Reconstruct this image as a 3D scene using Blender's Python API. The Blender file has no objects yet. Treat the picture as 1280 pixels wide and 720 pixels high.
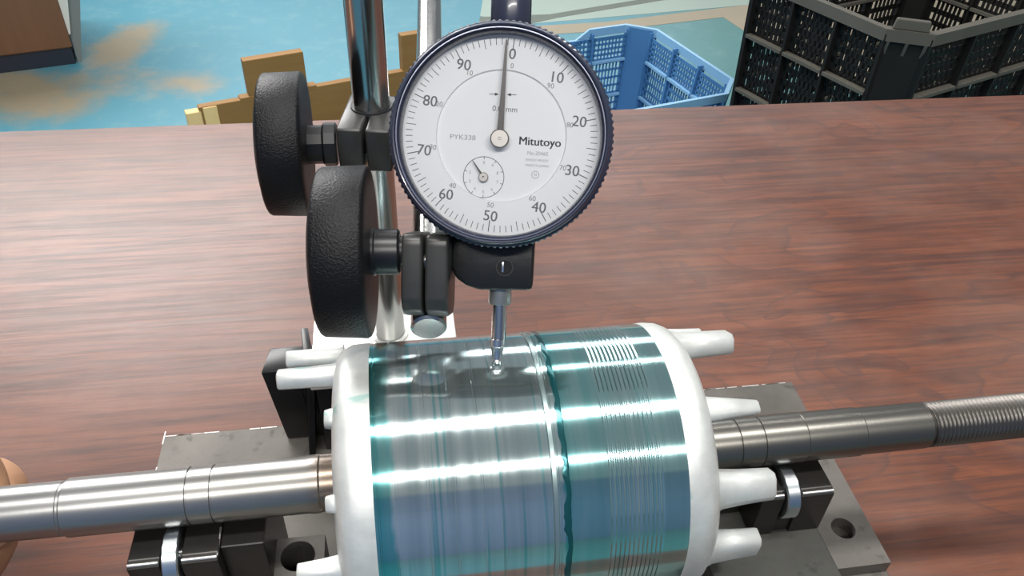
import bpy, bmesh, math, random
from mathutils import Vector, Matrix, noise
random.seed(7)
S = 0.001                      # everything below is written in millimetres
C = bpy.context.scene.collection
scene = bpy.context.scene
PI = math.pi

# ------------------------------------------------------------------ camera, world, lights, exposure
cam = bpy.data.cameras.new('camera'); cam_o = bpy.data.objects.new('camera', cam); C.objects.link(cam_o)
cam.sensor_width = 36; cam.lens = 985 / 1280 * 36; cam.clip_start = 0.01; cam.clip_end = 60
_P, _R = math.radians(39), math.radians(2.7)
_f = Vector((0, math.cos(_P), -math.sin(_P))); _u0 = Vector((0, math.sin(_P), math.cos(_P))); _r0 = Vector((1, 0, 0))
_r = _r0 * math.cos(_R) + _u0 * math.sin(_R); _u = _u0 * math.cos(_R) - _r0 * math.sin(_R)
cam_o.matrix_world = Matrix(((_r.x, _u.x, -_f.x, 0), (_r.y, _u.y, -_f.y, 0), (_r.z, _u.z, -_f.z, 0.274), (0, 0, 0, 1)))
scene.camera = cam_o

w = bpy.data.worlds.new('world'); scene.world = w; w.use_nodes = True
bg = w.node_tree.nodes['Background']; bg.inputs[0].default_value = (0.86, 0.93, 1.0, 1); bg.inputs[1].default_value = 0.19

def area(name, loc, target, sx, sy, power, col):
    l = bpy.data.lights.new(name, 'AREA'); l.shape = 'RECTANGLE'; l.size = sx; l.size_y = sy; l.energy = power; l.color = col
    o = bpy.data.objects.new(name, l); C.objects.link(o); o.location = loc
    z = (Vector(loc) - Vector(target)).normalized(); x = Vector((math.cos(math.radians(10.2)), math.sin(math.radians(10.2)), 0))   # lamps run with the table
    x = (x - z * x.dot(z)).normalized(); y = z.cross(x)
    o.rotation_euler = Matrix((x, y, z)).transposed().to_euler()
    return o
area('ceiling_lamp_overhead', (0.1, 0.12, 2.3), (0.0, 0.15, 0), 2.4, 0.20, 42, (1, 0.98, 0.94))
area('ceiling_lamp_behind', (0.3, -1.6, 2.3), (0, 0.15, 0), 2.4, 0.045, 40, (1, 0.97, 0.92))
area('window_ahead_left', (-2.0, 3.0, 1.75), (-0.25, 0.35, 0), 1.7, 1.4, 80, (1, 0.98, 0.96))
area('ceiling_lamp_ahead', (0.1, 2.3, 2.2), (0, 0.2, 0), 2.4, 0.14, 12, (1, 0.98, 0.95))
area('high_window_ahead', (-0.6, 6.5, 1.9), (0, 0.2, 0), 4.5, 0.9, 60, (0.95, 0.98, 1))
scene.view_settings.view_transform = 'Standard'; scene.view_settings.look = 'None'
scene.view_settings.gamma = 1; scene.view_settings.exposure = 0.58; scene.view_settings.use_curve_mapping = False

# ------------------------------------------------------------------ materials
def mat(name, col=(.5, .5, .5), rough=.5, metal=0., **kw):
    m = bpy.data.materials.new(name); m.use_nodes = True
    b = m.node_tree.nodes['Principled BSDF']
    b.inputs['Base Color'].default_value = (*col, 1); b.inputs['Roughness'].default_value = rough; b.inputs['Metallic'].default_value = metal
    for k, v in kw.items(): b.inputs[k.replace('_', ' ')].default_value = v
    return m
class G:                                       # small node-graph helper
    def __init__(s, m): s.m = m; s.t = m.node_tree; s.b = s.t.nodes['Principled BSDF']
    def n(s, kind, **kw):
        x = s.t.nodes.new(kind)
        for k, v in kw.items(): setattr(x, k, v)
        return x
    def l(s, a, b): s.t.links.new(a, b)
    def val(s, sock, v):
        if hasattr(v, 'links') or isinstance(v, bpy.types.NodeSocket): s.l(v, sock)
        else: sock.default_value = v
    def obj(s, scale=(1, 1, 1), rot=(0, 0, 0), loc=(0, 0, 0)):
        tc = s.n('ShaderNodeTexCoord'); mp = s.n('ShaderNodeMapping')
        mp.inputs['Scale'].default_value = scale; mp.inputs['Rotation'].default_value = rot; mp.inputs['Location'].default_value = loc
        s.l(tc.outputs['Object'], mp.inputs[0]); return mp.outputs[0]
    def noise(s, vec, scale, detail=4, rough=.55, dist=0.):
        x = s.n('ShaderNodeTexNoise'); s.l(vec, x.inputs['Vector']); x.inputs['Scale'].default_value = scale
        x.inputs['Detail'].default_value = detail; x.inputs['Roughness'].default_value = rough; x.inputs['Distortion'].default_value = dist
        return x.outputs['Fac']
    def ramp(s, fac, stops, interp='LINEAR'):
        x = s.n('ShaderNodeValToRGB'); x.color_ramp.interpolation = interp; s.l(fac, x.inputs[0]); e = x.color_ramp.elements
        while len(e) < len(stops): e.new(.5)
        for i, (p, c) in enumerate(stops):
            e[i].position = p; e[i].color = (*c, 1) if isinstance(c, tuple) else (c, c, c, 1)
        return x.outputs['Color']
    def mix(s, fac, a, b, blend='MIX'):
        x = s.n('ShaderNodeMix', data_type='RGBA', blend_type=blend)
        s.val(x.inputs[0], fac)
        for sock, v in ((x.inputs[6], a), (x.inputs[7], b)):
            if isinstance(v, tuple): sock.default_value = (*v, 1)
            else: s.l(v, sock)
        return x.outputs[2]
    def math(s, op, a, b=0., c=0.):
        x = s.n('ShaderNodeMath', operation=op); s.val(x.inputs[0], a); s.val(x.inputs[1], b); s.val(x.inputs[2], c); return x.outputs[0]
    def bump(s, h, strength=.3, dist=.001):
        x = s.n('ShaderNodeBump'); x.inputs['Strength'].default_value = strength; x.inputs['Distance'].default_value = dist
        s.l(h, x.inputs['Height']); s.l(x.outputs[0], s.b.inputs['Normal'])

def speckle(name, c0, c1, scale, rough, metal=0., bump=0., bscale=None, **kw):
    m = mat(name, c0, rough, metal, **kw); g = G(m); v = g.obj()
    g.l(g.mix(g.noise(v, scale, 5), c0, c1), g.b.inputs['Base Color'])
    if bump: g.bump(g.noise(v, bscale or scale * 4, 2), bump, .0006)
    return m

M = {}
# red-brown wood laminate
m = mat('wood_table', rough=.36); g = G(m)
v = g.obj((1.0, 6.5, 1.0)); v2 = g.obj((.9, 2.2, 1))
big = g.noise(v2, 5.0, 3, .5, .6)
rings = g.math('FRACT', g.math('MULTIPLY', big, 13.0))
ringline = g.ramp(rings, [(0, .0), (.06, 1.), (.2, .35), (1, .0)])
sx = g.n('ShaderNodeSeparateXYZ'); g.l(g.obj(), sx.inputs[0]); tx = g.math('ADD', sx.outputs[0], .5)
grain = g.noise(g.obj((2.5, 60, 1)), 6, 6, .65, .3)
streak = g.noise(g.obj((1.6, 22, 1)), 5, 5, .6, .8)
col = g.ramp(streak, [(.28, (.040, .011, .006)), (.5, (.105, .030, .012)), (.72, (.155, .047, .020))])
col = g.mix(g.math('MULTIPLY', ringline, g.ramp(tx, [(.35, .10), (.60, .75)])), col, (.055, .020, .014))
col = g.mix(g.math('MULTIPLY', g.ramp(grain, [(.48, 0.), (.64, 1.)]), .6), col, (.040, .013, .009))
pore = g.ramp(g.noise(g.obj((12, 300, 1)), 3, 3, .6), [(.56, 0.), (.66, 1.)])
col = g.mix(g.math('MULTIPLY', pore, .45), col, (.035, .016, .014))
dust = g.ramp(g.noise(g.obj(), 9, 5, .6), [(.45, 0.), (.75, 1.)])
col = g.mix(g.math('MULTIPLY', dust, .12), col, (.42, .34, .30))
g.l(col, g.b.inputs['Base Color']); g.b.inputs['Specular IOR Level'].default_value = .5
g.l(g.math('MULTIPLY_ADD', grain, .18, .36), g.b.inputs['Roughness']); g.bump(grain, .12, .0004)
M['table'] = m
M['edge'] = mat('edge_band', (.07, .03, .02), .45)
# painted floor
m = mat('floor_paint', rough=.42); g = G(m); v = g.obj()
n1 = g.noise(v, 1.6, 6, .62, .3); n2 = g.noise(v, 14, 5, .7)
col = g.mix(g.noise(v, 3.5, 5, .6), (.050, .225, .305), (.085, .275, .34))
far = g.n('ShaderNodeSeparateXYZ'); g.l(v, far.inputs[0])
col = g.mix(g.ramp(g.math('MULTIPLY_ADD', far.outputs[0], .9, .25), [(.3, 0.), (.85, 1.)]), col, (.075, .215, .215))   # greener paint to the right
col = g.mix(g.math('MULTIPLY', g.ramp(n2, [(.5, 0.), (.8, 1.)]), .4), col, (.24, .37, .38))
def blob(cx, cy, rx, ry):
    dx = g.math('DIVIDE', g.math('SUBTRACT', far.outputs[0], cx), rx); dy = g.math('DIVIDE', g.math('SUBTRACT', far.outputs[1], cy), ry)
    return g.math('SUBTRACT', 1.0, g.math('SQRT', g.math('ADD', g.math('POWER', dx, 2.), g.math('POWER', dy, 2.))))
pat = g.math('MAXIMUM', blob(-1.38, 2.05, .38, .26), g.math('MAXIMUM', blob(-1.28, 2.38, .14, .30), g.math('SUBTRACT', blob(-1.0, 2.15, .34, .26), .38)))
wear = g.ramp(g.math('ADD', pat, g.math('MULTIPLY_ADD', g.noise(v, 7, 6, .65), 1.5, -.85)), [(.05, 0.), (.6, .95)])
col = g.mix(wear, col, g.mix(n2, (.25, .21, .135), (.33, .27, .18)))
g.l(col, g.b.inputs['Base Color']); g.bump(n2, .15, .002)
M['floor'] = m
M['wall'] = speckle('reflection_wall_blue', (.10, .16, .30), (.14, .21, .36), 3, .6)  # for the unseen wall added so the rotor reflects blue
M['band_pale'] = speckle('paint_pale_green', (.29, .38, .33), (.35, .43, .37), 6, .5)
M['band_dark'] = speckle('paint_dark_line', (.10, .13, .11), (.16, .18, .15), 8, .6)
M['band_tan'] = speckle('bare_concrete', (.29, .26, .19), (.37, .31, .22), 7, .6)
# metals
M['chrome'] = mat('chrome', (.56, .56, .55), .19, 1.)
M['arm'] = mat('steel_rod', (.45, .45, .44), .2, 1.)
M['steel'] = mat('bright_steel', (.72, .72, .72), .2, 1.)
M['bearing'] = mat('bearing_steel', (.62, .66, .68), .28, 1.)
m = mat('ground_shaft', rough=.3, metal=.9); g = G(m); v = g.obj()
ax = g.n('ShaderNodeSeparateXYZ'); g.l(v, ax.inputs[0])
tcol = g.ramp(g.math('MULTIPLY_ADD', ax.outputs[0], 4., .5), [(.0, (.36, .36, .36)), (.25, (.32, .31, .29)), (.275, (.22, .16, .12)), (.30, (.28, .25, .21)), (.66, (.20, .195, .175)), (1, (.17, .165, .15))])
g.l(g.mix(g.math('MULTIPLY', g.noise(g.obj((6, 60, 60)), 8, 5), .5), tcol, (.14, .13, .115)), g.b.inputs['Base Color'])
g.bump(g.noise(g.obj((900, 8, 8)), 1, 2), .05, .0003); g.b.inputs['Roughness'].default_value = .30
M['shaft'] = m
M['thread'] = speckle('thread_steel', (.20, .185, .17), (.13, .12, .11), 60, .36, .9)
# rotor core: machined steel under streaky teal layout dye
m = mat('rotor_core', rough=.2, metal=.92); g = G(m); v = g.obj()
ax = g.n('ShaderNodeSeparateXYZ'); g.l(v, ax.inputs[0]); X = ax.outputs[0]
wob = g.math('MULTIPLY', g.math('SUBTRACT', g.noise(g.obj((60, 60, 60)), 1, 3), .5), .006)
Xw = g.math('ADD', X, wob)
bands = g.noise(g.obj((260, 5, 5)), 1, 4, .6)                                   # turning streaks around the rotor
steel = g.mix(g.ramp(bands, [(.35, 0.), (.7, 1.)]), (.52, .56, .57), (.72, .74, .74))
dye = (.05, .40, .40)
dl = g.ramp(g.math('MULTIPLY_ADD', Xw, 10., .5), [(0, .95), (.135, .95), (.15, .18), (.50, .28), (.585, .35), (.592, .95), (.63, .7), (.78, .6), (.92, .68), (.96, .8)])
fac = g.math('MULTIPLY', dl, g.ramp(g.noise(g.obj((180, 14, 14)), 1, 4, .6), [(.2, .55), (.7, 1.)]))
thin = g.math('MULTIPLY', g.ramp(g.noise(g.obj((420, 6, 6), loc=(3, 1, 2)), 1, 2), [(.58, 0.), (.64, 1.)]), .6)
fac = g.math('MAXIMUM', fac, thin)
g.l(g.mix(fac, steel, dye), g.b.inputs['Base Color'])
g.b.inputs['Anisotropic'].default_value = .6; g.b.inputs['Anisotropic Rotation'].default_value = .25
tan = g.n('ShaderNodeTangent', direction_type='RADIAL', axis='X'); g.l(tan.outputs[0], g.b.inputs['Tangent'])
g.l(g.math('MULTIPLY_ADD', bands, .10, .08), g.b.inputs['Roughness'])
g.b.inputs['Coat Weight'].default_value = .25; g.b.inputs['Coat Roughness'].default_value = .08
M['core'] = m
m = mat('rotor_seam', (.34, .44, .44), .24, .85); M['seam'] = m
M['dye'] = mat('dye_pool', (.012, .085, .095), .16, .6)
# cast aluminium
m = mat('cast_aluminium', rough=.44, metal=.5); g = G(m); v = g.obj()
col = g.mix(g.ramp(g.noise(v, 55, 5, .6), [(.35, 0.), (.72, 1.)]), (.70, .71, .69), (.44, .46, .44))
col = g.mix(g.math('MULTIPLY', g.ramp(g.noise(g.obj((40, 90, 90), loc=(2, 5, 1)), 1, 3), [(.66, 0.), (.70, 1.)]), .7), col, (.25, .45, .42))
g.l(col, g.b.inputs['Base Color']); g.bump(g.noise(v, 160, 4), .12, .0008)
M['alu'] = m
# plates and blocks
def plate(name, c0, c1, c2):
    m = mat(name, rough=.5, metal=.55); g = G(m); v = g.obj()
    col = g.mix(g.ramp(g.noise(v, 22, 6, .65), [(.3, 0.), (.7, 1.)]), c0, c1)
    col = g.mix(g.math('MULTIPLY', g.ramp(g.noise(v, 140, 3), [(.62, 0.), (.72, 1.)]), .5), col, c2)
    g.l(col, g.b.inputs['Base Color']); g.l(g.math('MULTIPLY_ADD', g.noise(v, 40, 4), .3, .36), g.b.inputs['Roughness'])
    g.bump(g.noise(v, 220, 4), .15, .0005); return m
M['plate'] = plate('worn_steel_plate', (.085, .078, .070), (.145, .133, .12), (.035, .032, .028))
M['pedestal'] = plate('dark_steel_pedestal', (.045, .045, .04), (.075, .075, .068), (.025, .025, .022))
M['oxide'] = speckle('black_oxide_steel', (.012, .012, .012), (.03, .026, .022), 60, .3, .5, .05)
M['edge_bright'] = mat('bare_edge', (.55, .54, .52), .4, .9)
M['hole'] = mat('hole_dark', (.01, .01, .01), .8)
# stand
m = mat('grained_black_plastic', (.005, .005, .006), .42); g = G(m); g.bump(g.noise(g.obj(), 1700, 2), .5, .0005); g.b.inputs['Specular IOR Level'].default_value = .2; M['knob'] = m
M['knob_face'] = mat('black_plastic', (.008, .008, .010), .34)
M['black'] = speckle('black_clamp_steel', (.012, .012, .014), (.022, .022, .024), 90, .36, .2)
M['jaw'] = speckle('gunmetal_jaw', (.030, .030, .030), (.050, .049, .047), 90, .36, .3)
M['base_top'] = speckle('satin_chrome_top', (.85, .84, .80), (.75, .74, .70), 70, .35, .55)
M['base_side'] = mat('stand_black_enamel', (.007, .007, .008), .3, Specular_IOR_Level=.3)
# gauge
M['navy'] = mat('navy_bezel', (.018, .022, .045), .3, .0, Coat_Weight=.4, Coat_Roughness=.1)
M['navy_lip'] = mat('bezel_lip', (.16, .17, .22), .25, .6)
M['case'] = speckle('gauge_case_black', (.006, .006, .007), (.012, .012, .012), 120, .42, .0, .08, 500)
M['dial'] = mat('dial_white', (.88, .89, .91), .45)
M['dial_in'] = mat('dial_inner_white', (.90, .91, .93), .42)
M['ink'] = mat('black_ink', (.03, .03, .035), .6)
M['ink_grey'] = mat('grey_ink', (.36, .36, .38), .6)
M['ink_small'] = mat('small_scale_ink', (.26, .26, .28), .6)
M['ink_mid'] = mat('mid_grey_ink', (.16, .16, .17), .6)
M['hand_metal'] = mat('pointer_dark', (.07, .065, .065), .4, .5)
M['hub'] = mat('hub_satin', (.40, .38, .36), .38, .8)
m = bpy.data.materials.new('crystal'); m.use_nodes = True; t = m.node_tree; t.nodes.remove(t.nodes['Principled BSDF'])
tr = t.nodes.new('ShaderNodeBsdfTransparent'); tr.inputs[0].default_value = (.98, .98, .98, 1); gl = t.nodes.new('ShaderNodeBsdfGlossy'); gl.inputs['Roughness'].default_value = .03
fr = t.nodes.new('ShaderNodeFresnel'); fr.inputs[0].default_value = 1.35; mx = t.nodes.new('ShaderNodeMixShader')
t.links.new(fr.outputs[0], mx.inputs[0]); t.links.new(tr.outputs[0], mx.inputs[1]); t.links.new(gl.outputs[0], mx.inputs[2]); t.links.new(mx.outputs[0], t.nodes['Material Output'].inputs[0])
M['crystal'] = m
# background
m = mat('brown_cabinet', rough=.5); g = G(m)
g.l(g.mix(g.noise(g.obj((30, 30, 2)), 1, 5), (.15, .068, .030), (.23, .105, .05)), g.b.inputs['Base Color']); M['cabinet'] = m
M['skirting'] = mat('dark_skirting', (.02, .025, .04), .6)
M['cab_white'] = mat('off_white_panel', (.72, .71, .64), .5); M['cab_grey'] = mat('grey_panel', (.20, .22, .21), .5)
m = mat('pallet_wood', rough=.65); g = G(m)
g.l(g.mix(g.noise(g.obj((5, 50, 50)), 1, 5, .6, .4), (.215, .105, .022), (.33, .17, .045)), g.b.inputs['Base Color']); M['pallet'] = m
M['endgrain'] = speckle('pale_end_grain', (.78, .50, .20), (.86, .60, .27), 30, .6)
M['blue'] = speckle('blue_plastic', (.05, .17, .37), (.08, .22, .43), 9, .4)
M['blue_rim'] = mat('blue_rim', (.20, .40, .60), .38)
M['crate'] = speckle('black_crate_plastic', (.006, .006, .006), (.014, .013, .012), 12, .55, Specular_IOR_Level=.25)
M['crate_rib'] = speckle('dusty_black_plastic', (.060, .056, .047), (.10, .093, .075), 14, .65)
m = mat('skin', (.50, .29, .17), .5, Subsurface_Weight=.12, Subsurface_Radius=(.006, .002, .001), Subsurface_Scale=1.0); g = G(m)
g.l(g.mix(g.noise(g.obj(), 60, 4), (.52, .30, .17), (.44, .23, .14)), g.b.inputs['Base Color']); g.bump(g.noise(g.obj(), 700, 3), .12, .0006); M['skin'] = m

# ------------------------------------------------------------------ mesh helpers (mm in, metres out)
class MB:
    def __init__(s): s.b = bmesh.new()
    def box(s, c, d, bevel=0., rot=None, seg=2, taper=None):
        t = bmesh.new(); bmesh.ops.create_cube(t, size=1)
        for v in t.verts:
            k = 1.
            if taper and v.co.z > 0: k = taper
            v.co = Vector((v.co.x * d[0] * k, v.co.y * d[1] * k, v.co.z * d[2]))
        if bevel: bmesh.ops.bevel(t, geom=t.edges[:], offset=bevel, segments=seg, profile=.5, affect='EDGES')
        mm = Matrix.Translation(Vector(c)) @ (rot.to_4x4() if rot else Matrix())
        return s.add(t, mm)
    def add(s, t, mm=None):
        if mm: bmesh.ops.transform(t, matrix=mm, verts=t.verts)
        me = bpy.data.meshes.new('tmp'); t.to_mesh(me); t.free(); s.b.from_mesh(me); bpy.data.meshes.remove(me); return s
    def lathe(s, prof, seg=64, mm=None, close=False, rfun=None):        # profile (a, r) around local X
        t = bmesh.new(); rows = []
        for a, r in prof:
            if r < 1e-6: rows.append([t.verts.new((a, 0, 0))])
            else:
                rows.append([t.verts.new((a, (r + (rfun(a, r, i) if rfun else 0)) * math.cos(2 * PI * i / seg), (r + (rfun(a, r, i) if rfun else 0)) * math.sin(2 * PI * i / seg))) for i in range(seg)])
        pairs = list(zip(rows, rows[1:])) + ([(rows[-1], rows[0])] if close else [])
        for p, q in pairs:
            for i in range(seg):
                j = (i + 1) % seg
                if len(p) == 1 and len(q) == 1: continue
                if len(p) == 1: t.faces.new((p[0], q[j], q[i]))
                elif len(q) == 1: t.faces.new((p[i], p[j], q[0]))
                else: t.faces.new((p[i], p[j], q[j], q[i]))
        bmesh.ops.recalc_face_normals(t, faces=t.faces)
        return s.add(t, mm)
    def cyl(s, p0, p1, r, seg=32, r1=None, ch=0.):
        p0, p1 = Vector(p0), Vector(p1); L = (p1 - p0).length; r1 = r if r1 is None else r1
        mm = Matrix.Translation(p0) @ (p1 - p0).to_track_quat('X', 'Z').to_matrix().to_4x4()
        if ch: return s.lathe([(0, 0), (0, r - ch), (ch, r), (L - ch, r1), (L, r1 - ch), (L, 0)], seg, mm)
        return s.lathe([(0, 0), (0, r), (L, r1), (L, 0)], seg, mm)
    def prism(s, poly, z0, z1, mm=None, bevel=0.):
        t = bmesh.new(); n = len(poly)
        a = [t.verts.new((x, y, z0)) for x, y in poly]; b = [t.verts.new((x, y, z1)) for x, y in poly]
        t.faces.new(a[::-1]); t.faces.new(b)
        for i in range(n): t.faces.new((a[i], a[(i + 1) % n], b[(i + 1) % n], b[i]))
        bmesh.ops.recalc_face_normals(t, faces=t.faces)
        if bevel: bmesh.ops.bevel(t, geom=t.edges[:], offset=bevel, segments=2, profile=.5, affect='EDGES')
        return s.add(t, mm)
    def hexa(s, bot, top, bevel=0.):
        t = bmesh.new(); a = [t.verts.new(p) for p in bot]; b = [t.verts.new(p) for p in top]; n = len(a)
        t.faces.new(a[::-1]); t.faces.new(b)
        for i in range(n): t.faces.new((a[i], a[(i + 1) % n], b[(i + 1) % n], b[i]))
        bmesh.ops.recalc_face_normals(t, faces=t.faces)
        if bevel: bmesh.ops.bevel(t, geom=t.edges[:], offset=bevel, segments=2, profile=.5, affect='EDGES')
        return s.add(t)
    def tube(s, pts, radii, seg=20):
        pts = [Vector(p) for p in pts]; t = bmesh.new(); rows = []; up = None
        for i, p in enumerate(pts):
            d = (pts[min(i + 1, len(pts) - 1)] - pts[max(i - 1, 0)]).normalized()
            if up is None: up = d.orthogonal().normalized()
            up = (up - d * up.dot(d)).normalized(); sd = d.cross(up)
            rows.append([t.verts.new(p + (up * math.cos(2 * PI * k / seg) + sd * math.sin(2 * PI * k / seg)) * radii[i]) for k in range(seg)])
        for a, b in zip(rows, rows[1:]):
            for k in range(seg): t.faces.new((a[k], a[(k + 1) % seg], b[(k + 1) % seg], b[k]))
        t.faces.new(rows[0][::-1]); t.faces.new(rows[-1])
        bmesh.ops.recalc_face_normals(t, faces=t.faces)
        return s.add(t)
    def ball(s, p, r):
        t = bmesh.new(); bmesh.ops.create_icosphere(t, subdivisions=3, radius=r); return s.add(t, Matrix.Translation(Vector(p)))
    def warp(s, f):
        for v in s.b.verts: v.co = f(v.co)
        return s
    def build(s, name, material, parent=None, smooth=True, angle=35, kind=None):
        for v in s.b.verts: v.co *= S
        me = bpy.data.meshes.new(name); s.b.to_mesh(me); s.b.free()
        if smooth:
            me.polygons.foreach_set('use_smooth', [True] * len(me.polygons)); me.set_sharp_from_angle(angle=math.radians(angle))
        me.materials.append(material)
        return link(name, me, parent, kind)
def link(name, me, parent=None, kind=None):
    o = bpy.data.objects.new(name, me); C.objects.link(o)
    if parent: o.parent = parent
    if kind: o['kind'] = kind
    return o
def thing(name, label, cat, loc=(0, 0, 0), rz=0., group=None, mw=None):
    o = bpy.data.objects.new(name, None); C.objects.link(o); o.empty_display_size = .02
    if mw: o.matrix_world = mw
    else: o.location = Vector(loc) * S; o.rotation_euler = (0, 0, math.radians(rz))
    o['label'] = label; o['category'] = cat
    if group: o['group'] = group
    return o
def circle_hole(poly, hole, z0, z1, seg=28):
    """prism with one round hole, as a bmesh ready for MB.add"""
    t = bmesh.new(); cx, cy, r = hole
    def ring(z): return [t.verts.new((cx + r * math.cos(2 * PI * i / seg), cy + r * math.sin(2 * PI * i / seg), z)) for i in range(seg)]
    def outer(z): return [t.verts.new((x, y, z)) for x, y in poly]
    o0, o1, h0, h1 = outer(z0), outer(z1), ring(z0), ring(z1)
    for o, h in ((o0, h0), (o1, h1)):
        es = [t.edges.new((o[i], o[(i + 1) % len(o)])) for i in range(len(o))] + [t.edges.new((h[i], h[(i + 1) % seg])) for i in range(seg)]
        bmesh.ops.triangle_fill(t, edges=es, use_beauty=True)
    for a, b in ((o0, o1), (h0, h1)):
        n = len(a)
        for i in range(n): t.faces.new((a[i], a[(i + 1) % n], b[(i + 1) % n], b[i]))
    bmesh.ops.recalc_face_normals(t, faces=t.faces)
    return t

# ------------------------------------------------------------------ setting
o = MB().box((0, 1500, -760), (9000, 9000, 20)).build('floor', M['floor']); o['kind'] = 'structure'
# painted lane and bare strip on the far floor
for poly, mk, z in ([(-160, 2800), (24, 2750), (740, 3010), (1600, 3330), (1600, 4200), (-160, 3500)], 'band_pale', .6), \
                   ([(-160, 2735), (24, 2750), (120, 2820), (520, 3055), (1000, 3280), (1000, 3320), (500, 3090), (90, 2850), (-160, 2790)], 'band_dark', 1.2), \
                   ([(40, 2645), (290, 2715), (730, 2905), (960, 2330), (2700, 2700), (2800, 4200), (1500, 3330), (735, 3000), (290, 2800), (40, 2730)], 'band_tan', .9):
    MB().prism(poly, -750, -750 + z).build('painted_strip', M[mk], o, smooth=False)

# unseen blue wall added behind the camera to give the rotor its blue reflection
o = MB().box((0, -2800, 750), (9000, 100, 3000)).build('reflection_wall', M['wall']); o['kind'] = 'structure'

# table
TABLE_RZ = 10.34
tb = thing('work_table', 'long work table with red-brown wood-grain laminate top under the gauge and bench', 'table', (0, 551, -750), TABLE_RZ)
MB().box((0, -270, 737.5), (1900, 540, 25), 1.2).build('tabletop', M['table'], tb)
for x in (-900, 900):
    for y in (-500, -40): MB().box((x, y, 362), (45, 45, 725), 2).build('leg', M['edge'], tb)

# ------------------------------------------------------------------ roller bench (frame: s along shaft, n away from camera, z = 0 on the table)
BX, BY, PSI = 2.6, 156.5, 10.2
AZ = 274 - 197.6                                   # height of the shaft axis
ZP = 274 - 258                                     # top of the foot plate
ZPED = 274 - 226; ZBLK = 274 - 206
bench = thing('roller_bench', 'dark steel roller bench carrying the rotor shaft on two roller blocks', 'roller bench', (BX, BY, 0), PSI)
foot = [(-131.5, 78.5), (144.5, 78.5), (142.5, -14.5), (-131.5, -14.5)]
t = circle_hole(foot, (131.5, 1.6, 4.6), ZP - 6, ZP)
MB().add(t).build('foot_plate', M['plate'], bench, smooth=False)
MB().prism([(-131.5, 78), (144.5, 78), (142.0, -95), (-131.5, -95)], 0, ZP - 6.05, bevel=.6).build('base_plate', M['plate'], bench, smooth=False)
wear_l = MB(); rnd = random.Random(3)
for i in range(60):
    a = -131 + 275 * rnd.random(); L = rnd.uniform(2, 9)
    wear_l.box((min(a, 139), 78.4, ZP - .12), (L, rnd.uniform(.25, .5), .4))
for i in range(9):
    wear_l.box((-131.5, 78 - rnd.random() * 60, ZP - .1), (.4, rnd.uniform(2, 7), .4))
wear_l.build('worn_edge', M['edge_bright'], bench, smooth=False, kind='stuff')
# pedestals
t = circle_hole([(-118, -70), (-60.3, -70), (-60.3, 1.5), (-118, 1.5)], (-68.6, -5.5, 5.4), ZP - 1, ZPED)
ped = MB().add(t).build('pedestal', M['plate'], bench, smooth=False)
MB().cyl((-68.6, -5.5, ZP), (-68.6, -5.5, ZP + .5), 5.5).build('hole_floor', M['hole'], ped)
MB().box((82, -36, (ZPED + ZP - 1) / 2), (41.5, 72, ZPED - ZP + 1), .5).build('pedestal', M['pedestal'], bench, smooth=False)
MB().box((-81.8, 1.5, (ZP + ZBLK - 1) / 2), (12.6, 28, ZBLK - 1 - ZP), .6).build('upright', M['oxide'], bench, smooth=False)
MB().box((72.5, 4, (ZP + ZBLK - 1) / 2), (12, 22, ZBLK - 1 - ZP), .6).build('upright', M['oxide'], bench, smooth=False)
def roller_block(s0, s1, sr, tag):
    # two cheeks either side of the roller slot, plus the low floor of the slot
    sw = 2.9
    b = MB()
    for a, c in ((s0, sr - sw), (sr + sw, s1)):
        poly = [(-16.5, ZPED), (14, ZPED), (14, ZBLK - 3.5), (9, ZBLK), (-14.0, ZBLK), (-16.5, ZBLK - 1.2)]
        mm = Matrix(((0, 0, 1, a), (1, 0, 0, 0), (0, 1, 0, 0), (0, 0, 0, 1)))
        b.prism(poly, 0, c - a, mm, .35)
    b.box(((s0 + s1) / 2, -1, ZPED + 3), (s1 - s0 - .4, 29, 6))
    blk = b.build('roller_block', M['oxide'], bench, smooth=False)
    e = MB()
    for a, c in ((s0 + .3, sr - sw - .3), (sr + sw + .3, s1 - .3)):
        e.cyl((a, -15.5, ZBLK - .55), (c, -15.5, ZBLK - .55), .55, 8)
    if tag: e.cyl((s1 - .3, -15.3, ZBLK - .6), (s1 - .3, -6, ZBLK - .2), .35, 8)
    e.build('bare_edge', M['edge_bright'], blk)
    for n in (-10.2, 10.2):
        rb = MB().lathe([(-2.3, 3), (-2.3, 8.2), (-1.9, 8.7), (1.9, 8.7), (2.3, 8.2), (2.3, 3)], 48, Matrix.Translation((sr, n, AZ - 14.2)), close=True).build('roller', M['bearing'], blk)
        MB().cyl((sr - 4, n, AZ - 14.2), (sr + 4, n, AZ - 14.2), 3.05, 20).build('axle', M['steel'], blk)
roller_block(-113.0, -88.0, -101.2, True)
roller_block(78.5, 103.0, 89.0, False)

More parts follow.
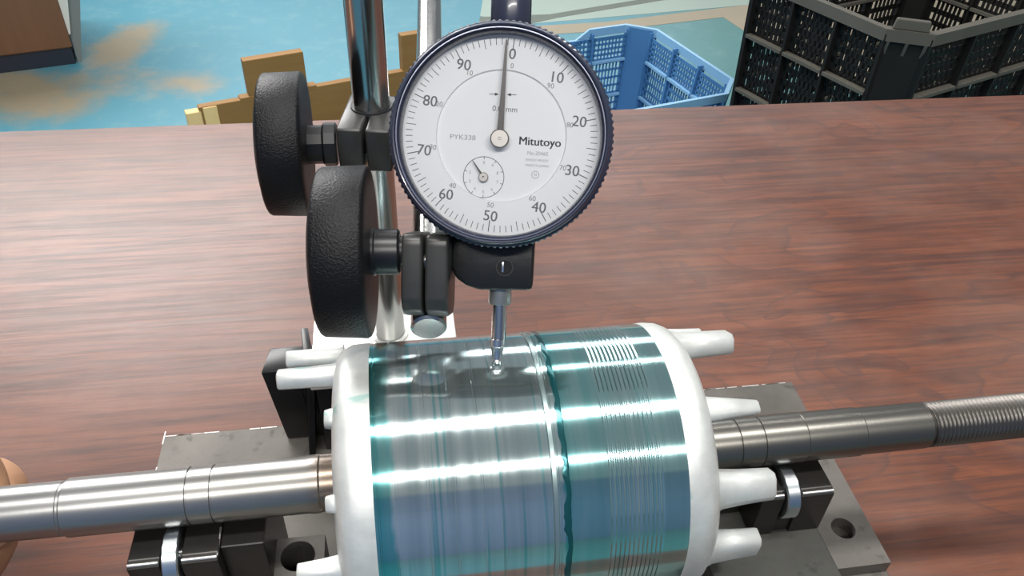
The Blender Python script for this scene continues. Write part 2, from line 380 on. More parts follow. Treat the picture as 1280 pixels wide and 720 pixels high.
# ------------------------------------------------------------------ rotor on its shaft
rot = thing('rotor', 'motor rotor with teal-dyed steel core and white cast end rings on the roller bench', 'rotor', (BX, BY, AZ), PSI)
R = 41.0
prof = [(-41, 30), (-41, R), (-40.2, R), (-40.1, R - .25), (-39.7, R - .25), (-39.6, R)]
prof += [(-36, R), (-35.9, R - .1), (-35.6, R - .1), (-35.5, R)]
for s in (-27, -20, -13, -8): prof += [(s - .35, R), (s - .25, R - .06), (s + .25, R - .06), (s + .35, R)]
prof += [(4.6, R)]
prof += [(4.7, R - .3), (5.2, R - .3), (5.3, R), (6.6, R), (6.7, R - .3), (7.2, R - .3), (7.3, R)]
s = 10.
while s < 19: s += 3.; prof += [(s, R)]
s = 20.6
while s < 34.4:
    prof += [(s, R), (s + .35, R - .13), (s + .75, R - .13), (s + 1.05, R)]; s += 1.25
prof += [(38, R), (42.5, R), (42.5, 30)]
MB().lathe(prof, 192).build('core', M['core'], rot, angle=10)
# translucent lacquer ridge beside the joint, and the wavy run of dye next to it
MB().lathe([(5.2, R - .1), (5.4, R + .18), (6.5, R + .18), (6.7, R - .1)], 160).build('joint_ridge', M['seam'], rot)
dm = bmesh.new(); rows = []
for i in range(220):
    a = 2 * PI * i / 220; wv = noise.noise(Vector((math.cos(a) * 5, math.sin(a) * 5, 3))) * 1.5 + noise.noise(Vector((math.cos(a) * 14, math.sin(a) * 14, 8))) * .9
    lo, hi = 8.4 + wv, 9.6 + wv * .3 + .3
    rows.append([dm.verts.new((q, rr * math.cos(a), rr * math.sin(a))) for q, rr in ((lo, R - .02), (lo + .15, R + .05), (max(hi, lo + .4), R + .05), (max(hi, lo + .4) + .15, R - .02))])
for i in range(220):
    p, q = rows[i], rows[(i + 1) % 220]
    for k in range(3): dm.faces.new((p[k], p[k + 1], q[k + 1], q[k]))
bmesh.ops.recalc_face_normals(dm, faces=dm.faces)
x = MB(); x.add(dm); x.build('dye_run', M['dye'], rot)

def fin(phi, s_base, s_tip, sgn, tw, rw, rr, droop=0., tip_k=.78):
    """tapered cast peg standing off the end ring; phi from the vertical, positive toward the camera"""
    a = math.radians(phi); rad = Vector((0, -math.sin(a), math.cos(a))); tg = Vector((0, -math.cos(a), -math.sin(a))); axx = Vector((sgn, 0, 0))
    t = bmesh.new(); rings = []
    for k, (u, sc) in enumerate(((0, 1.3), (.15, 1.06), (.5, 1 - (1 - tip_k) * .4), (.975, tip_k), (1., tip_k * .9))):
        c = axx * (s_base + (s_tip - s_base) * u) + rad * (rr + droop * u * u) 
        hw, hr = tw / 2 * sc, rw / 2 * sc; ring = []
        for (x, y) in ((1, .6), (.6, 1), (-.6, 1), (-1, .6), (-1, -.6), (-.6, -1), (.6, -1), (1, -.6)):
            ring.append(t.verts.new(c + tg * hw * x + rad * hr * y))
        rings.append(ring)
    for p, q in zip(rings, rings[1:]):
        for i in range(8): t.faces.new((p[i], p[(i + 1) % 8], q[(i + 1) % 8], q[i]))
    t.faces.new(rings[0][::-1]); t.faces.new(rings[-1]); bmesh.ops.recalc_face_normals(t, faces=t.faces)
    return t
def end_ring(sgn, s_core, fins):
    d = sgn
    pr = [(d * s_core, 30), (d * s_core, R + .05), (d * (s_core + 2.5), R + .1), (d * (s_core + 5.5), R - .2), (d * (s_core + 8), R - 1.2), (d * (s_core + 9.6), R - 3), (d * (s_core + 10.5), R - 6),
          (d * (s_core + 10.7), 26), (d * (s_core + 9), 22), (d * (s_core + 4), 21), (d * (s_core + 1), 8.2)]
    nf = lambda a, r, i: (noise.noise(Vector((a * .25, math.cos(i / 96 * 2 * PI) * 4, math.sin(i / 96 * 2 * PI) * 4))) * .35 if r > 30 else 0)
    er = MB().lathe(pr, 96, rfun=nf).build('end_ring', M['alu'], rot, angle=60)
    for f in fins: MB().add(fin(f[0], s_core + 8.5, f[1], d, *f[2:])).build('fin', M['alu'], er, angle=60)
    return er
end_ring(-1, 41.0, [(-50, 67, 6, 5.5, 38, 0., .92), (-23, 67.5, 6, 5.5, 34.5, 0., .92), (9, 53.4, 6, 4, 34.5), (47, 53.6, 5, 4, 34.5), (81, 62.5, 8, 6, 34), (118, 60, 7, 6, 33), (155, 55, 7, 6, 33), (190, 55, 7, 6, 33), (228, 55, 7, 6, 33)])
end_ring(1, 42.5, [(-55, 67.5, 6, 5, 36.5), (-29, 71, 9, 7.5, 34.0, 0., .9), (21, 69.0, 6.5, 4.5, 34, -1.5, .6), (59, 69.5, 9.5, 7, 33.5, 0., .85), (95, 67.5, 10.5, 7, 34, 0., .85), (130, 66, 8, 6, 33), (165, 66, 8, 6, 33), (200, 66, 8, 6, 33), (235, 66, 8, 6, 33), (270, 68, 8, 6, 33)])
# shaft
def step(*a): return list(a)
sp = [(-200, 0), (-200, 7.4), (-199, 7.9), (-130.9, 7.9), (-130.6, 7.7), (-130.0, 7.7), (-129.4, 8.45)]
for g0 in (-95.6, -88.8): sp += [(g0 - .3, 8.45), (g0 - .15, 8.1), (g0 + .15, 8.1), (g0 + .3, 8.45)]
sp += [(-82, 8.45), (-81.5, 8.5), (-62, 8.5), (-61, 8.7), (-58.5, 8.7), (-58, 8.45), (-50, 8.45), (-49, 8.3)]
sp += [(60, 8.2)]
for g0, r0, r1 in ((72.4, 8.2, 8.2), (80.4, 8.2, 8.2), (95.0, 8.2, 8.05)): sp += [(g0 - .35, r0), (g0 - .15, r0 - .35), (g0 + .15, r0 - .35), (g0 + .35, r1)]
sp += [(87.2, 8.2)] if False else []
sp += [(115, 8.05), (115.4, 7.75), (138.8, 7.75), (139.6, 7.3), (140.0, 6.9), (141, 6.9), (141, 0)]
MB().lathe(sp, 72).build('shaft', M['shaft'], rot, angle=12)
# threaded end: a true helix
tm = bmesh.new(); pitch, seg, ns = 1.5, 40, 8; rows = []
nrow = int(75 / pitch * ns)
for k in range(nrow + 1):
    s = 140.3 + k * pitch / ns; row = []
    for i in range(seg):
        th = 2 * PI * i / seg; ph = ((s / pitch) - i / seg) % 1.0; tri = abs(ph * 2 - 1)
        row.append(tm.verts.new((s, (6.75 + .95 * tri) * math.cos(th), (6.75 + .95 * tri) * math.sin(th))))
    rows.append(row)
for p, q in zip(rows, rows[1:]):
    for i in range(seg): tm.faces.new((p[i], p[(i + 1) % seg], q[(i + 1) % seg], q[i]))
tm.faces.new(rows[0][::-1]); tm.faces.new(rows[-1]); bmesh.ops.recalc_face_normals(tm, faces=tm.faces)
x = MB(); x.add(tm); x.build('thread', M['thread'], rot, angle=80)

# ------------------------------------------------------------------ dial gauge (frame: x right, y up the dial, z out of the glass)
GX = Vector((.99942907, -.02129997, .02622667)); GY = Vector((-.01046031, .54303832, .83964276)); GZ = Vector((-.03212646, -.83943772, .54250548))
GC = Vector((-4.78, 176.25, 274 - 93.80))
def gmat(): return Matrix(((GX.x, GY.x, GZ.x, GC.x * S), (GX.y, GY.y, GZ.y, GC.y * S), (GX.z, GY.z, GZ.z, GC.z * S), (0, 0, 0, 1)))
gauge = thing('dial_gauge', 'round dial gauge with navy bezel and white face, its tip resting on the rotor', 'dial gauge', mw=gmat())
TOZ = Matrix.Rotation(-PI / 2, 4, 'Y')             # lathe axis X -> Z
bez = [(-9.5, 25.8), (-9.5, 28.3), (-8.8, 28.6), (-3.6, 28.6), (-3.0, 28.2), (-2.7, 27.6), (-1.0, 27.5), (-.2, 27.2), (.0, 26.9), (-.1, 26.6), (-.9, 26.35), (-1.0, 26.1), (-.8, 25.95), (-1.2, 25.6), (-3.4, 25.3), (-6.2, 25.3)]
knurl = lambda a, r, i: (-.32 if (i % 4) in (0, 1) and r > 28.2 else 0.)
MB().lathe(bez, 4 * 108, TOZ, close=True, rfun=knurl).build('bezel', M['navy'], gauge, angle=40)
MB().lathe([(-1.05, 26.45), (-.62, 26.3), (-.62, 26.05), (-1.05, 25.9)], 128, TOZ, close=True).build('bezel_lip', M['navy_lip'], gauge)
MB().lathe([(-9, 0), (-9, 26.6), (-22, 26.6), (-26, 25), (-27, 22), (-27, 0)], 96, TOZ).build('case', M['case'], gauge)
ZD = -5.5; ZI = ZD - .75                           # scale plane and the sunk middle of the dial
MB().lathe([(ZD - 1.8, 0), (ZD - 1.8, 25.6), (ZD, 25.6), (ZD, 16.75), (ZI, 16.5), (ZI, 0)], 128, TOZ).build('dial', M['dial'], gauge, angle=20)
MB().lathe([(-1.9, 0), (-1.9, 25.6), (-1.3, 25.6), (-1.3, 0)], 96, TOZ).build('crystal', M['crystal'], gauge)
ROT = math.radians(-5.9)                          # the turned scale
def pol(r, ang): return Vector((r * math.sin(ang), r * math.cos(ang), 0))
b = MB()
for i in range(100):
    a = 2 * PI * i / 100 - ROT; lg = 3.0 if i % 10 == 0 else (2.5 if i % 5 == 0 else 1.75)
    wdt = .2 if i % 10 == 0 else .15
    b.box(pol(24.55 - lg / 2, a) + Vector((0, 0, ZD + .02)), (wdt, lg, .04), rot=Matrix.Rotation(-a, 3, 'Z'))
dial_print = b.build('graduation', M['ink'], gauge, smooth=False, kind='stuff')
fc = bpy.data.curves.new('f', 'FONT')
def text(name, s, pos, size, material, rot=0., bold=0., zz=ZD, xs=1., dup=0.):
    c = bpy.data.curves.new(name, 'FONT'); c.body = s; c.size = size * S; c.align_x = 'CENTER'; c.align_y = 'CENTER'; c.offset = bold * S; c.extrude = .02 * S; c.resolution_u = 4
    o = bpy.data.objects.new('tmp', c); C.objects.link(o)
    me = bpy.data.meshes.new_from_object(o.evaluated_get(bpy.context.evaluated_depsgraph_get()))
    bpy.data.objects.remove(o); bpy.data.curves.remove(c)
    me.transform(Matrix.Translation(Vector((pos[0], pos[1], zz + .03)) * S) @ Matrix.Rotation(rot, 4, 'Z') @ Matrix.Diagonal((xs, 1, 1, 1)))
    if dup:                                       # a second strike beside the first makes the letters bold
        q = bmesh.new(); q.from_mesh(me); me2 = me.copy(); me2.transform(Matrix.Translation((dup * S, 0, .004 * S))); q.from_mesh(me2); q.to_mesh(me); q.free(); bpy.data.meshes.remove(me2)
    me.materials.clear(); me.materials.append(material); me.name = name
    return link(name, me, gauge)
for k in range(10):
    a = 2 * PI * k / 10 - ROT
    text('numeral', str(k * 10), pol(20.6 - (.4 if k in (1, 2, 3, 7, 8, 9) else 0), a), 3.8, M['ink_mid'], ROT, 0, ZD, 1., .07)
    text('numeral', str((100 - k * 10) % 100), pol(17.75, a + .02), 1.8, M['ink_small'], ROT)
T0 = math.radians(-1.5)
text('maker_name', 'Mitutoyo', (9.9, -1.1), 2.95, M['ink'], T0, 0, ZI, 1., .13)
text('lettering', 'PYK338', (-9.9, -.55), 1.75, M['ink_grey'], T0, 0, ZI, 1.18)
text('lettering', 'No.2046S', (9.5, -4.0), 1.35, M['ink_grey'], T0, .0, ZI)
text('lettering', 'SHOCK PROOF', (9.4, -5.75), .85, M['ink_grey'], T0, .0, ZI)
text('lettering', 'MADE IN JAPAN', (9.5, -7.1), .85, M['ink_grey'], T0, .0, ZI)
text('lettering', '0.01mm', (.7, 6.9), 2.0, M['ink_mid'], T0, 0, ZI)
text('lettering', 'N', (9.1, -9.4), 1.0, M['ink_grey'], T0, 0, ZI)
MB().lathe([(0, .85), (.03, .85), (.03, .98), (0, .98)], 32, Matrix.Translation((9.1, -9.4, ZI)) @ TOZ, close=True).build('ring_mark', M['ink_grey'], gauge)
b = MB()
for sg, x0 in ((1, -1.3), (-1, 1.4)):
    b.box((x0 - sg * 1.3, 10.6, ZI + .02), (1.6, .16, .03)); b.prism([(x0 - sg * .7, 11.0), (x0 - sg * .7, 10.2), (x0 + sg * .35, 10.6)], ZI + .005, ZI + .035)
b.build('arrow_mark', M['ink'], gauge, smooth=False)
# revolution counter
SC = Vector((-4.2, -10.5, 0)); b = MB(); b.lathe([(0, 5.15), (.03, 5.15), (.03, 5.33), (0, 5.33)], 80, Matrix.Translation(SC + Vector((0, 0, ZI + .01))) @ TOZ, close=True)
for k in range(10):
    a = 2 * PI * k / 10; b.box(SC + pol(4.85, a) + Vector((0, 0, ZI + .02)), (.16, .6, .03), rot=Matrix.Rotation(-a, 3, 'Z'))
b.build('counter_ring', M['ink_mid'], gauge, smooth=False)
for k in range(10):
    if k: text('numeral', str(k), SC + pol(3.75, -2 * PI * k / 10), 1.15, M['ink_grey'], 0, 0, ZI)
text('numeral', '0', SC + pol(3.75, 0), 1.15, M['ink_grey'], 0, 0, ZI)
a = math.radians(-35)
b = MB(); b.prism([(-.32, 0), (.32, 0), (.10, 4.9), (-.10, 4.9)], ZD + .25, ZD + .4, Matrix.Translation(SC) @ Matrix.Rotation(-a, 4, 'Z'))
hs = b.build('counter_pointer', M['hand_metal'], gauge, smooth=False)
MB().lathe([(ZI - .1, 1.25), (ZD + .3, 1.25), (ZD + .55, 1.05), (ZD + .55, .32), (ZD + .35, .3), (ZD + .35, 0)], 40, Matrix.Translation(SC) @ TOZ).build('counter_hub', M['hub'], hs)
# main pointer
HP = Vector((-.25, -.75, 0)); a = math.atan2(.9, 24.5)
b = MB(); b.hexa([(x, y, ZD + 1.3) for x, y in ((-1., 0), (1., 0), (.82, 3.2), (.24, 24.6), (-.24, 24.6), (-.82, 3.2))], [(x, y, ZD + 1.55) for x, y in ((-1., 0), (1., 0), (.82, 3.2), (.24, 24.6), (-.24, 24.6), (-.82, 3.2))])
b.warp(lambda p: HP + Matrix.Rotation(-a, 3, 'Z') @ p); hp = b.build('pointer', M['hand_metal'], gauge, smooth=False)
MB().lathe([(ZI - .1, 1.4), (ZD + 1.2, 1.4), (ZD + 1.2, 2.4), (ZD + 2.3, 2.4), (ZD + 2.55, 2.1), (ZD + 2.55, .4), (ZD + 2.35, .3), (ZD + 2.35, 0)], 56, Matrix.Translation(HP) @ TOZ).build('pointer_hub', M['hub'], hp)
# stem, plunger and top cap
b = MB(); b.prism([(-13.2, -24), (-13.0, -34.5), (-11.5, -37.5), (-8.5, -39.6), (-5, -40.6), (8.6, -40.2), (9.5, -39.4), (9.7, -24)], -26.5, -13.2, bevel=.9)
mount = b.build('stem_mount', M['case'], gauge, angle=50)
MB().lathe([(-13.4, 2.2), (-12.9, 2.4), (-12.9, 2.0), (-13.6, 1.9), (-14.6, 1.9)], 32, Matrix.Translation((1.75, -34.2, 0)) @ TOZ).build('screw_socket', M['case'], mount)
b = MB(); b.lathe([(-13.3, 0), (-13.3, 1.9), (-13.05, 2.0), (-13.05, 0)], 28, Matrix.Translation((1.75, -34.2, 0)) @ TOZ); b.build('screw_hole', M['hole'], mount)
MB().box((1.25, -34.1, -13.0), (.6, 2.8, .35), .1).build('screw', M['steel'], mount)
YR = Matrix.Rotation(PI / 2, 4, 'Z')              # lathe axis X -> Y
ZS = -20.0
def yl(prof, x=0.45): return MB().lathe(prof, 40, Matrix.Translation((x, 0, ZS)) @ YR)
yl([(-38, 0), (-38, 3.2), (-44.6, 3.2), (-45.1, 2.9), (-45.1, 0)]).build('bushing', M['hub'], gauge)
sp_ = yl([(-44.8, 0), (-44.8, 2.05), (-54.8, 2.05), (-54.8, 0)]).build('plunger', M['chrome'], gauge)
yl([(-54.6, 0), (-54.6, 1.7), (-55, 2.3), (-56.9, 2.3), (-57.4, 1.9), (-60.6, 1.25), (-61.3, 1.5), (-61.9, 1.1), (-62.2, 0)], .2).build('contact_tip', M['steel'], sp_)
yl([(24, 0), (24, 5.1), (27.0, 5.1), (27.6, 5.5), (41, 5.5), (41.8, 5), (41.8, 0)], .75).build('top_cap', M['navy'], gauge)

# ------------------------------------------------------------------ magnetic stand (world aligned, z = 0 on the table)
st = thing('gauge_stand', 'chrome gauge stand with two big black knobs on a magnetic base', 'gauge stand', (-49, 238, 0))
O = Vector((-49, 238, 0))
A_ = Vector((math.cos(math.radians(PSI)), math.sin(math.radians(PSI)), 0)); N_ = Vector((-A_.y, A_.x, 0))
def sn(s, n, z): return Vector((BX, BY, 0)) + A_ * s + N_ * n + Vector((0, 0, z)) - O
RB = Matrix.Rotation(math.radians(PSI), 3, 'Z')
ZB = 274 - 220
MB().box(sn(-39.0, 82, (ZP + ZB - 3) / 2), (53, 37, ZB - 3 - ZP), .8, RB).build('magnet_base', M['base_side'], st)
MB().box(sn(-38.5, 82.5, ZB - 1.5), (58, 38, 3), .7, RB).build('base_top', M['base_top'], st)
MB().hexa([sn(-72.0, 100, ZP), sn(-69.5, 100, ZP), sn(-69.5, 60, ZP), sn(-72.0, 60, ZP)], [sn(-72.8, 98, ZB - 1), sn(-70.0, 98, ZB - 1), sn(-66, 70, ZB - 1), sn(-69, 70, ZB - 1)], .3).build('side_plate', M['base_side'], st)
eb = MB().hexa([sn(-81.5, 71, ZP + .2), sn(-81.5, 92, ZP + .2), sn(-66, 92, ZP + .2), sn(-66, 71, ZP + .2)], [sn(-86.8, 74, ZB - 1.5), sn(-84.5, 88, ZB - 1.5), sn(-67, 88, ZB - 1.5), sn(-67, 74, ZB - 1.5)], .8).build('end_block', M['base_side'], st)
MB().hexa([sn(-71.5, 70.4, ZP + .4), sn(-71.5, 72, ZP + .4), sn(-70.5, 72, ZP + .4), sn(-70.5, 70.4, ZP + .4)], [sn(-74, 73.2, ZB - 3), sn(-74, 75, ZB - 3), sn(-73, 75, ZB - 3), sn(-73, 73.2, ZB - 3)]).build('rib', M['base_side'], eb)
MB().cyl((0, 0, ZB - .5), (0, 0, 274 - 40), 6, 48, ch=.5).build('column', M['chrome'], st)
MB().lathe([(ZB, 6), (ZB, 7.2), (ZB + .8, 7.2), (ZB + 1.2, 6)], 48, TOZ).build('column_foot', M['base_top'], st)
# arm rod
arm0 = Vector((-22.4, 161.0, 274 - 146.3)) - O; arm1 = Vector((-45.5, 380, 274 - 112.0)) - O
MB().cyl(arm0, arm1, 5.0, 48, ch=.7).build('arm', M['arm'], st)
def arm_at(y): k = (y - arm0.y) / (arm1.y - arm0.y); return arm0 + (arm1 - arm0) * k
# knob along local -X; profile gives a crowned rim and domed outer face
def knob(mm, rad=23.0, parent=st):
    pr = [(0, 0), (0, 18.5), (.2, rad - 1.2), (.6, rad - .4), (1.3, rad), (12.2, rad - .5), (12.9, rad - .9), (13.4, rad - 1.8), (14.6, rad - 7), (15.6, rad - 14), (16.0, 5), (16.05, 0)]
    pr = [(-a, r) for a, r in pr]
    kn = MB().lathe(pr, 96, mm, ).build('knob', M['knob'], parent, angle=50)
    return kn
# upper cross clamp on the column
zc = 274 - 132.5
kax = Vector((1, .17, -.02)).normalized()
kc = Vector((-61.0, 226.5, 274 - 127.0)) - O       # bolt axis passes in front of the column
mk = Matrix.Translation(kc + kax * -7.0) @ kax.to_track_quat('X', 'Z').to_matrix().to_4x4()
ku = knob(mk); 
MB().lathe([(-1, 6.2), (4.5, 6.2), (5.2, 7), (8.6, 7), (9.2, 6.4), (9.2, 0), (-1, 0)], 12, mk, close=False).build('knob_boss', M['knob_face'], ku, angle=20)
def cjaw(s0, s1, parent, nm):
    # plate with a bore for the column at the back and the bolt at the front
    poly = [(-17.0, 274 - 133.3), (-17.0, 274 - 118.5), (8.5, 274 - 118.5), (8.5, 274 - 133.3)]
    mm = Matrix(((0, 0, 1, s0), (1, 0, 0, 0), (0, 1, 0, 0), (0, 0, 0, 1)))
    return MB().prism(poly, 0, s1 - s0, mm, .8).build(nm, M['jaw'], parent, angle=50)
cjaw(-8.6, -.55, st, 'clamp_jaw'); cjaw(.55, 8.4, st, 'clamp_jaw')
MB().lathe([(-.2, 6.05), (-.2, 7.0), (.5, 6.8), (.5, 6.05)], 40, Matrix.Translation((0, 0, 274 - 118.5)) @ TOZ, close=True).build('bore_lip', M['black'], st)
b = MB(); p = arm_at(0)
b.prism([(-7, 274 - 141.0), (-7, 274 - 120), (12, 274 - 120), (12, 274 - 141.0)], 0, 20.5, Matrix(((0, 0, 1, 8.6), (1, 0, 0, 0), (0, 1, 0, 0), (0, 0, 0, 1))), .9)
b.build('arm_clamp', M['black'], st, angle=50)
# lower clamp: two cheeks gripping the end of the arm, knob to the left
G_ = gmat(); 
def g2(x, y, z): return GC + GX * x + GY * y + GZ * z - O
def gcheek(x0, x1):
    pr = [(-4.5, -26.5), (-6, -25.6), (-21, -25.6), (-24, -29), (-24, -46), (-21, -48.5), (-11, -48.0), (-7, -46.2), (-5, -43), (-4.5, -38), (-4.0, -28)]   # (z, y)
    t = bmesh.new(); n = len(pr)
    a = [t.verts.new(g2(x0, y, z)) for z, y in pr]; bb = [t.verts.new(g2(x1, y, z)) for z, y in pr]
    t.faces.new(a); t.faces.new(bb[::-1])
    for i in range(n): t.faces.new((a[i], a[(i + 1) % n], bb[(i + 1) % n], bb[i]))
    bmesh.ops.recalc_face_normals(t, faces=t.faces); bmesh.ops.bevel(t, geom=t.edges[:], offset=.8, segments=2, profile=.5, affect='EDGES')
    x = MB(); x.add(t); return x.build('clamp_cheek', M['jaw'], st, angle=45)
gcheek(-24.9, -19.4); gcheek(-18.6, -12.6)
gq = Matrix(((GX.x, GY.x, GZ.x), (GX.y, GY.y, GZ.y), (GX.z, GY.z, GZ.z))).to_4x4()
kc = g2(-33.6, -31.2, -10)
kax = Vector((1, .10, .0)).normalized()
mk = Matrix.Translation(kc) @ kax.to_track_quat('X', 'Z').to_matrix().to_4x4()
kl = knob(mk, 23.0)
MB().lathe([(-1, 0), (-1, 6.4), (.6, 6.4), (1.0, 6.1), (6.8, 6.1), (7.4, 5.6), (7.4, 0)], 40, mk).build('knob_boss', M['knob_face'], kl, angle=30)
MB().lathe([(7, 0), (7, 4.2), (9.2, 4.2), (9.2, 0)], 32, mk).build('clamp_bolt', M['black'], kl)
MB().cyl(g2(-19.6, -33, -12), g2(-18.4, -33, -12), 3.2, 24).build('clamp_bolt', M['steel'], st)

# ------------------------------------------------------------------ hand gripping the left end of the shaft
def hand():
    h = thing('person', 'bare hand gripping the left end of the steel shaft', 'person', (BX - 14, BY - 2.5, AZ), PSI)
    b = MB()
    def chain(pts, rad):
        n = 5; P = []; Q = []
        pts = [Vector(p) for p in pts]
        for i in range(len(pts) - 1):                       # Catmull-Rom so fingers bend softly
            p0, p1, p2, p3 = pts[max(i - 1, 0)], pts[i], pts[i + 1], pts[min(i + 2, len(pts) - 1)]
            for k in range(n):
                u = k / n
                P.append(.5 * ((2 * p1) + (p2 - p0) * u + (2 * p0 - 5 * p1 + 4 * p2 - p3) * u * u + (3 * p1 - p0 - 3 * p2 + p3) * u ** 3)); Q.append(rad[i] + (rad[i + 1] - rad[i]) * u)
        P.append(pts[-1]); Q.append(rad[-1])
        b.tube(P, Q, 18); b.ball(P[0], Q[0] * .99); b.ball(P[-1], Q[-1] * .99)
    def wrap(s0, s1, r0, r1, lastdeg, extra=0):
        pts = []; rad = []
        for k, ang in enumerate((-150, -95, -45, 5, 50, lastdeg)):
            u = k / 5; rr = 8.2 + (r0 + (r1 - r0) * u) + extra
            a = math.radians(ang); pts.append((s0 + (s1 - s0) * u, -math.sin(a) * rr, math.cos(a) * rr)); rad.append(r0 + (r1 - r0) * u)
        chain([(s0 - 12, 32, -34)] + pts, [r0 * 1.15] + rad)
    wrap(-147, -154.5, 9.4, 7.0, 92)
    wrap(-166, -169, 9.8, 7.4, 112)
    wrap(-184, -186, 9.4, 7.2, 108)
    wrap(-200, -203, 8.2, 6.2, 96)
    chain([(-196, 10, -54), (-180, -12, -48), (-166, -18, -36), (-157, -19, -26), (-153, -18, -17)], [13, 12, 10, 9, 7.2])   # thumb below, in front
    for s, r in ((-160, 14), (-176, 15), (-192, 14), (-204, 12)): chain([(s, 31, -30), (s - 8, 20, -44), (s - 26, 8, -56)], [r, r + 1, r + 1])
    chain([(-190, 14, -50), (-222, 8, -50), (-262, 16, -44), (-360, 40, 0)], [19, 23, 24, 29])
    for v in b.b.verts: v.co *= S
    me = bpy.data.meshes.new('hand'); b.b.to_mesh(me); b.b.free()
    o = bpy.data.objects.new('tmp', me); C.objects.link(o)
    r = o.modifiers.new('r', 'REMESH'); r.mode = 'VOXEL'; r.voxel_size = .0013
    sm = o.modifiers.new('s', 'SMOOTH'); sm.factor = .5; sm.iterations = 7
    m2 = bpy.data.meshes.new_from_object(o.evaluated_get(bpy.context.evaluated_depsgraph_get())); bpy.data.objects.remove(o)
    m2.name = 'hand'; m2.polygons.foreach_set('use_smooth', [True] * len(m2.polygons)); m2.materials.clear(); m2.materials.append(M['skin'])
    link('hand', m2, h)
    return h
hand()

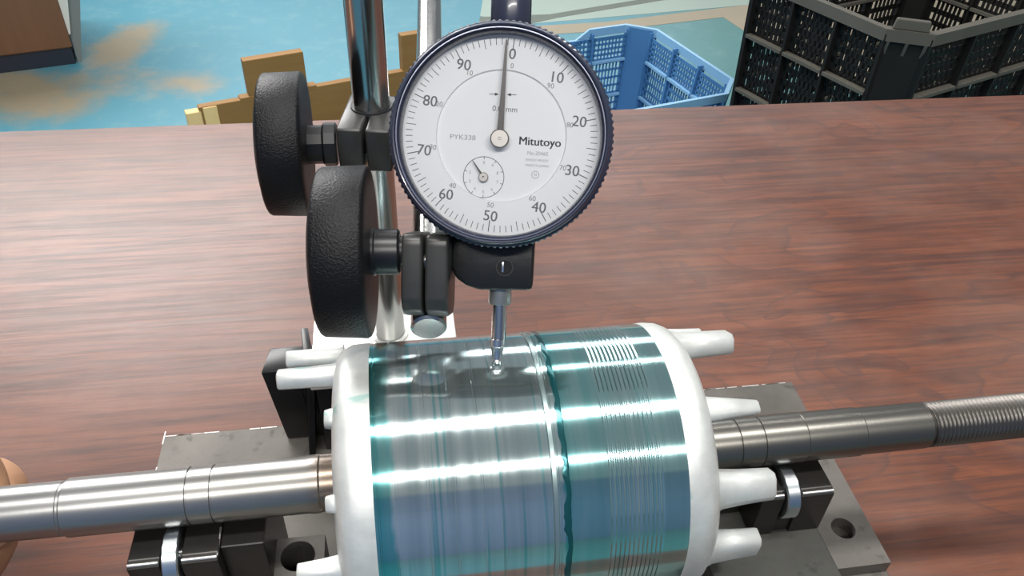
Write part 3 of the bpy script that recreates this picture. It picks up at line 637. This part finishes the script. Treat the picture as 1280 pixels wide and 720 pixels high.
# ------------------------------------------------------------------ background: crates, pallet, cabinet
def crate(name, label, loc, rz, L, W, H, cols, rows, mats, taper, rim_w, chamfer, dip=0., dip_sides=(), bar=3.2, slots=9, bands=4):
    """open mesh crate; local origin at the middle of its underside"""
    root = thing(name, label, 'crate', loc, rz, None)
    mb_, mr_ = mats
    def sh(p): k = 1 - taper * (1 - p.z / H); return Vector((p.x * k, p.y * k, p.z))
    hx, hy = L / 2, W / 2
    MB().box((0, 0, 4), (L - 24, W - 24, 8)).warp(sh).build('bottom', mb_, root, smooth=False)
    # rim: one flange running round the chamfered mouth
    ch = chamfer
    loop = [(-hx + ch, -hy), (hx - ch, -hy), (hx, -hy + ch), (hx, hy - ch), (hx - ch, hy), (-hx + ch, hy), (-hx, hy - ch), (-hx, -hy + ch)]
    def dens(lp, d):
        out = []
        for i in range(len(lp)):
            a, c = Vector((*lp[i], 0)), Vector((*lp[(i + 1) % len(lp)], 0)); Ln = (c - a).length
            if dip and Ln > 150 and i in dip_sides:
                e = max(110., Ln * .2)
                for q, zz in ((0, 0), ((e) / Ln, 0), ((e + 40) / Ln, -dip), (1 - (e + 40) / Ln, -dip), (1 - e / Ln, 0)): out.append(a + (c - a) * q + Vector((0, 0, zz)))
            else: out.append(a)
        return out
    lp = dens(loop, 1); t = bmesh.new(); rr = []
    for p in lp:
        o_ = Vector((p.x, p.y, 0)).normalized(); k_in = Vector((p.x * (1 - rim_w / hx), p.y * (1 - rim_w / hy), 0))
        rr.append([t.verts.new((p.x, p.y, H + p.z)), t.verts.new((k_in.x, k_in.y, H + p.z)), t.verts.new((k_in.x, k_in.y, H + p.z - 20)), t.verts.new((p.x, p.y, H + p.z - 20))])
    n = len(rr)
    for i in range(n):
        a, c = rr[i], rr[(i + 1) % n]
        for k in range(4): t.faces.new((a[k], a[(k + 1) % 4], c[(k + 1) % 4], c[k]))
    bmesh.ops.recalc_face_normals(t, faces=t.faces)
    x = MB(); x.add(t); x.warp(sh).build('rim', mr_, root, smooth=False)
    # four corner posts
    for sx in (-1, 1):
        for sy in (-1, 1):
            px, py = sx * hx, sy * hy; i = 9
            poly = [(px - sx * ch, py - sy * i), (px - sx * i, py - sy * ch), (px - sx * (i + 7), py - sy * ch), (px - sx * ch, py - sy * (i + 7))]
            MB().prism(poly, 2, H - 4).warp(sh).build('corner_post', mb_, root, smooth=False)
    if bar > 5:
        for sx in (-1, 1):
            for sy in (-1, 1):
                for q in (.12, .5, .88):
                    px, py = sx * (hx - ch * q), sy * (hy - ch * (1 - q)); dn = Vector((sx, sy, 0)).normalized()
                    ang = math.atan2(dn.y, dn.x)
                    mm = Matrix.Translation((px - dn.x * 12, py - dn.y * 12, 0)) @ Matrix.Rotation(ang, 4, 'Z') @ Matrix(((1, 0, 0, 0), (0, 0, 1, 0), (0, 1, 0, 0), (0, 0, 0, 1)))
                    MB().prism([(0, H - 62), (13, H - 20), (0, H - 20)], -2.5, 2.5, mm).warp(sh).build('gusset', mr_, root, smooth=False)
                px, py = sx * (hx - ch * .5 - 6), sy * (hy - ch * .5 - 6)
                MB().box((px, py, H + 9), (10, ch * 1.05, 18), 2, Matrix.Rotation(math.atan2(sy, sx), 3, 'Z'), taper=.9).warp(sh).build('stacking_lug', mr_, root, smooth=False)
    i_ = 14.
    for (ux, uy, ln, nx, ny, nc) in ((1, 0, L, 0, -1, cols[0]), (1, 0, L, 0, 1, cols[0]), (0, 1, W, -1, 0, cols[1]), (0, 1, W, 1, 0, cols[1])):
        u = Vector((ux, uy, 0)); nrm = Vector((nx, ny, 0)); off = (hy if nx == 0 else hx)
        base = nrm * (off - i_); span = ln - 2 * ch; u0 = -span / 2
        RZ = Matrix.Rotation(math.atan2(uy, ux), 3, 'Z')
        # dividers stand proud of the mesh, ribs run between them
        for k in range(nc + 1):
            MB().box(base + nrm * 3 + u * (u0 + span * k / nc) + Vector((0, 0, H / 2 - 4)), (5.5, 20, H - 10), rot=RZ).warp(sh).build('divider', mb_, root, smooth=False)
        zs = rows
        for k in range(nc):
            ua, ub = u0 + span * k / nc + 3, u0 + span * (k + 1) / nc - 3
            for z in zs[1:-1]:
                MB().box(base + nrm * 3 + u * (ua + ub) / 2 + Vector((0, 0, z)), (ub - ua, 26, 6.0), rot=RZ).warp(sh).build('rib', mr_, root, smooth=False)
        g2_ = MB()
        for k in range(nc):
            ua, ub = u0 + span * k / nc + 3, u0 + span * (k + 1) / nc - 3
            for z0, z1 in zip(zs, zs[1:]):
                m_ = 9.; 
                g2_.box(base + u * (ua + m_ / 2) + Vector((0, 0, (z0 + z1) / 2)), (m_, 3, z1 - z0), rot=RZ); g2_.box(base + u * (ub - m_ / 2) + Vector((0, 0, (z0 + z1) / 2)), (m_, 3, z1 - z0), rot=RZ)
                for q in range(1, slots):
                    g2_.box(base + u * (ua + m_ + (ub - ua - 2 * m_) * q / slots) + Vector((0, 0, (z0 + z1) / 2)), (bar, 3, z1 - z0), rot=RZ)
                for q in range(bands + 1):
                    hh = 9. if q in (0, bands) else bar * 1.8
                    g2_.box(base + u * (ua + ub) / 2 + Vector((0, 0, z0 + 4 + (z1 - z0 - 8) * q / bands)), (ub - ua, 3, hh), rot=RZ)
        g2_.warp(sh).build('mesh_panel', mb_, root, smooth=False, kind='stuff')
    return root
def off(corner, rz, ax, ay):
    a = math.radians(rz); return (corner[0] + ax * math.cos(a) - ay * math.sin(a), corner[1] + ax * math.sin(a) + ay * math.cos(a))
cx, cy = off((621, 1240), 32.0, 300, 205)
crate('mesh_crate', 'tall black slotted plastic crate standing beyond the right table edge', (cx, cy, -750), 32.0, 600, 410, 564, (4, 3), [6, 115, 225, 335, 448, 545], (M['crate'], M['crate_rib']), .06, 14, 55, 0, (), 6.0, 7, 4)
cx, cy = off((515, 1675), 26.0, -275, 222)
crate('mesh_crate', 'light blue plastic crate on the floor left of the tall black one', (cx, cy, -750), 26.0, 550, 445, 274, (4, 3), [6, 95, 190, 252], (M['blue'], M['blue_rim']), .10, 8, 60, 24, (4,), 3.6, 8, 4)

# wooden pallet frame on the floor behind the table
pal = thing('wooden_pallet', 'plain wooden pallet frame on the blue floor behind the table', 'pallet', (-748, 1787, -750), 30.0)
MB().box((330, 11, 62), (760, 22, 116), 1.5).build('stringer', M['pallet'], pal, smooth=False)
for x, d, w_ in ((-32, 30, 34), (-72, 26, 36)):
    MB().box((x + 8, 12, 62 - (4 if x < -50 else 0)), (w_, d, 112 - (8 if x < -50 else 0)), 2).build('end_board', M['endgrain'], pal, smooth=False)
for x, w_ in ((150, 150), (545, 110)): MB().box((x, 14, 168), (w_, 26, 100), 1.5).build('block', M['pallet'], pal, smooth=False)
MB().box((150, 12, 119), (196, 26, 12), 1).build('cleat', M['pallet'], pal, smooth=False)

# brown cabinet at the top left
ca = 27.0; cb = thing('brown_cabinet', 'brown wooden cabinet with dark skirting standing on the floor far left', 'cabinet', (-1345, 2244, -750), ca)
MB().box((-325, 200, 330), (640, 396, 560), 2).build('body', M['cabinet'], cb, smooth=False)
MB().box((-325, 2, 335), (648, 10, 560), 1).build('front_panel', M['cabinet'], cb, smooth=False)
MB().box((-325, 210, 26), (640, 410, 52), 2).build('skirting', M['skirting'], cb, smooth=False)
MB().hexa([(0, 4, 90), (0, 60, 90), (5, 60, 90), (5, 4, 90)], [(0, 4, 610), (0, 330, 610), (112, 330, 610), (112, 4, 610)]).build('side_panel', M['cab_white'], cb, smooth=False)
MB().hexa([(0, 14, 0), (0, 70, 0), (9, 70, 0), (9, 14, 0)], [(20, 40, 610), (20, 420, 610), (170, 420, 610), (170, 40, 610)]).build('side_panel', M['cab_grey'], cb, smooth=False)
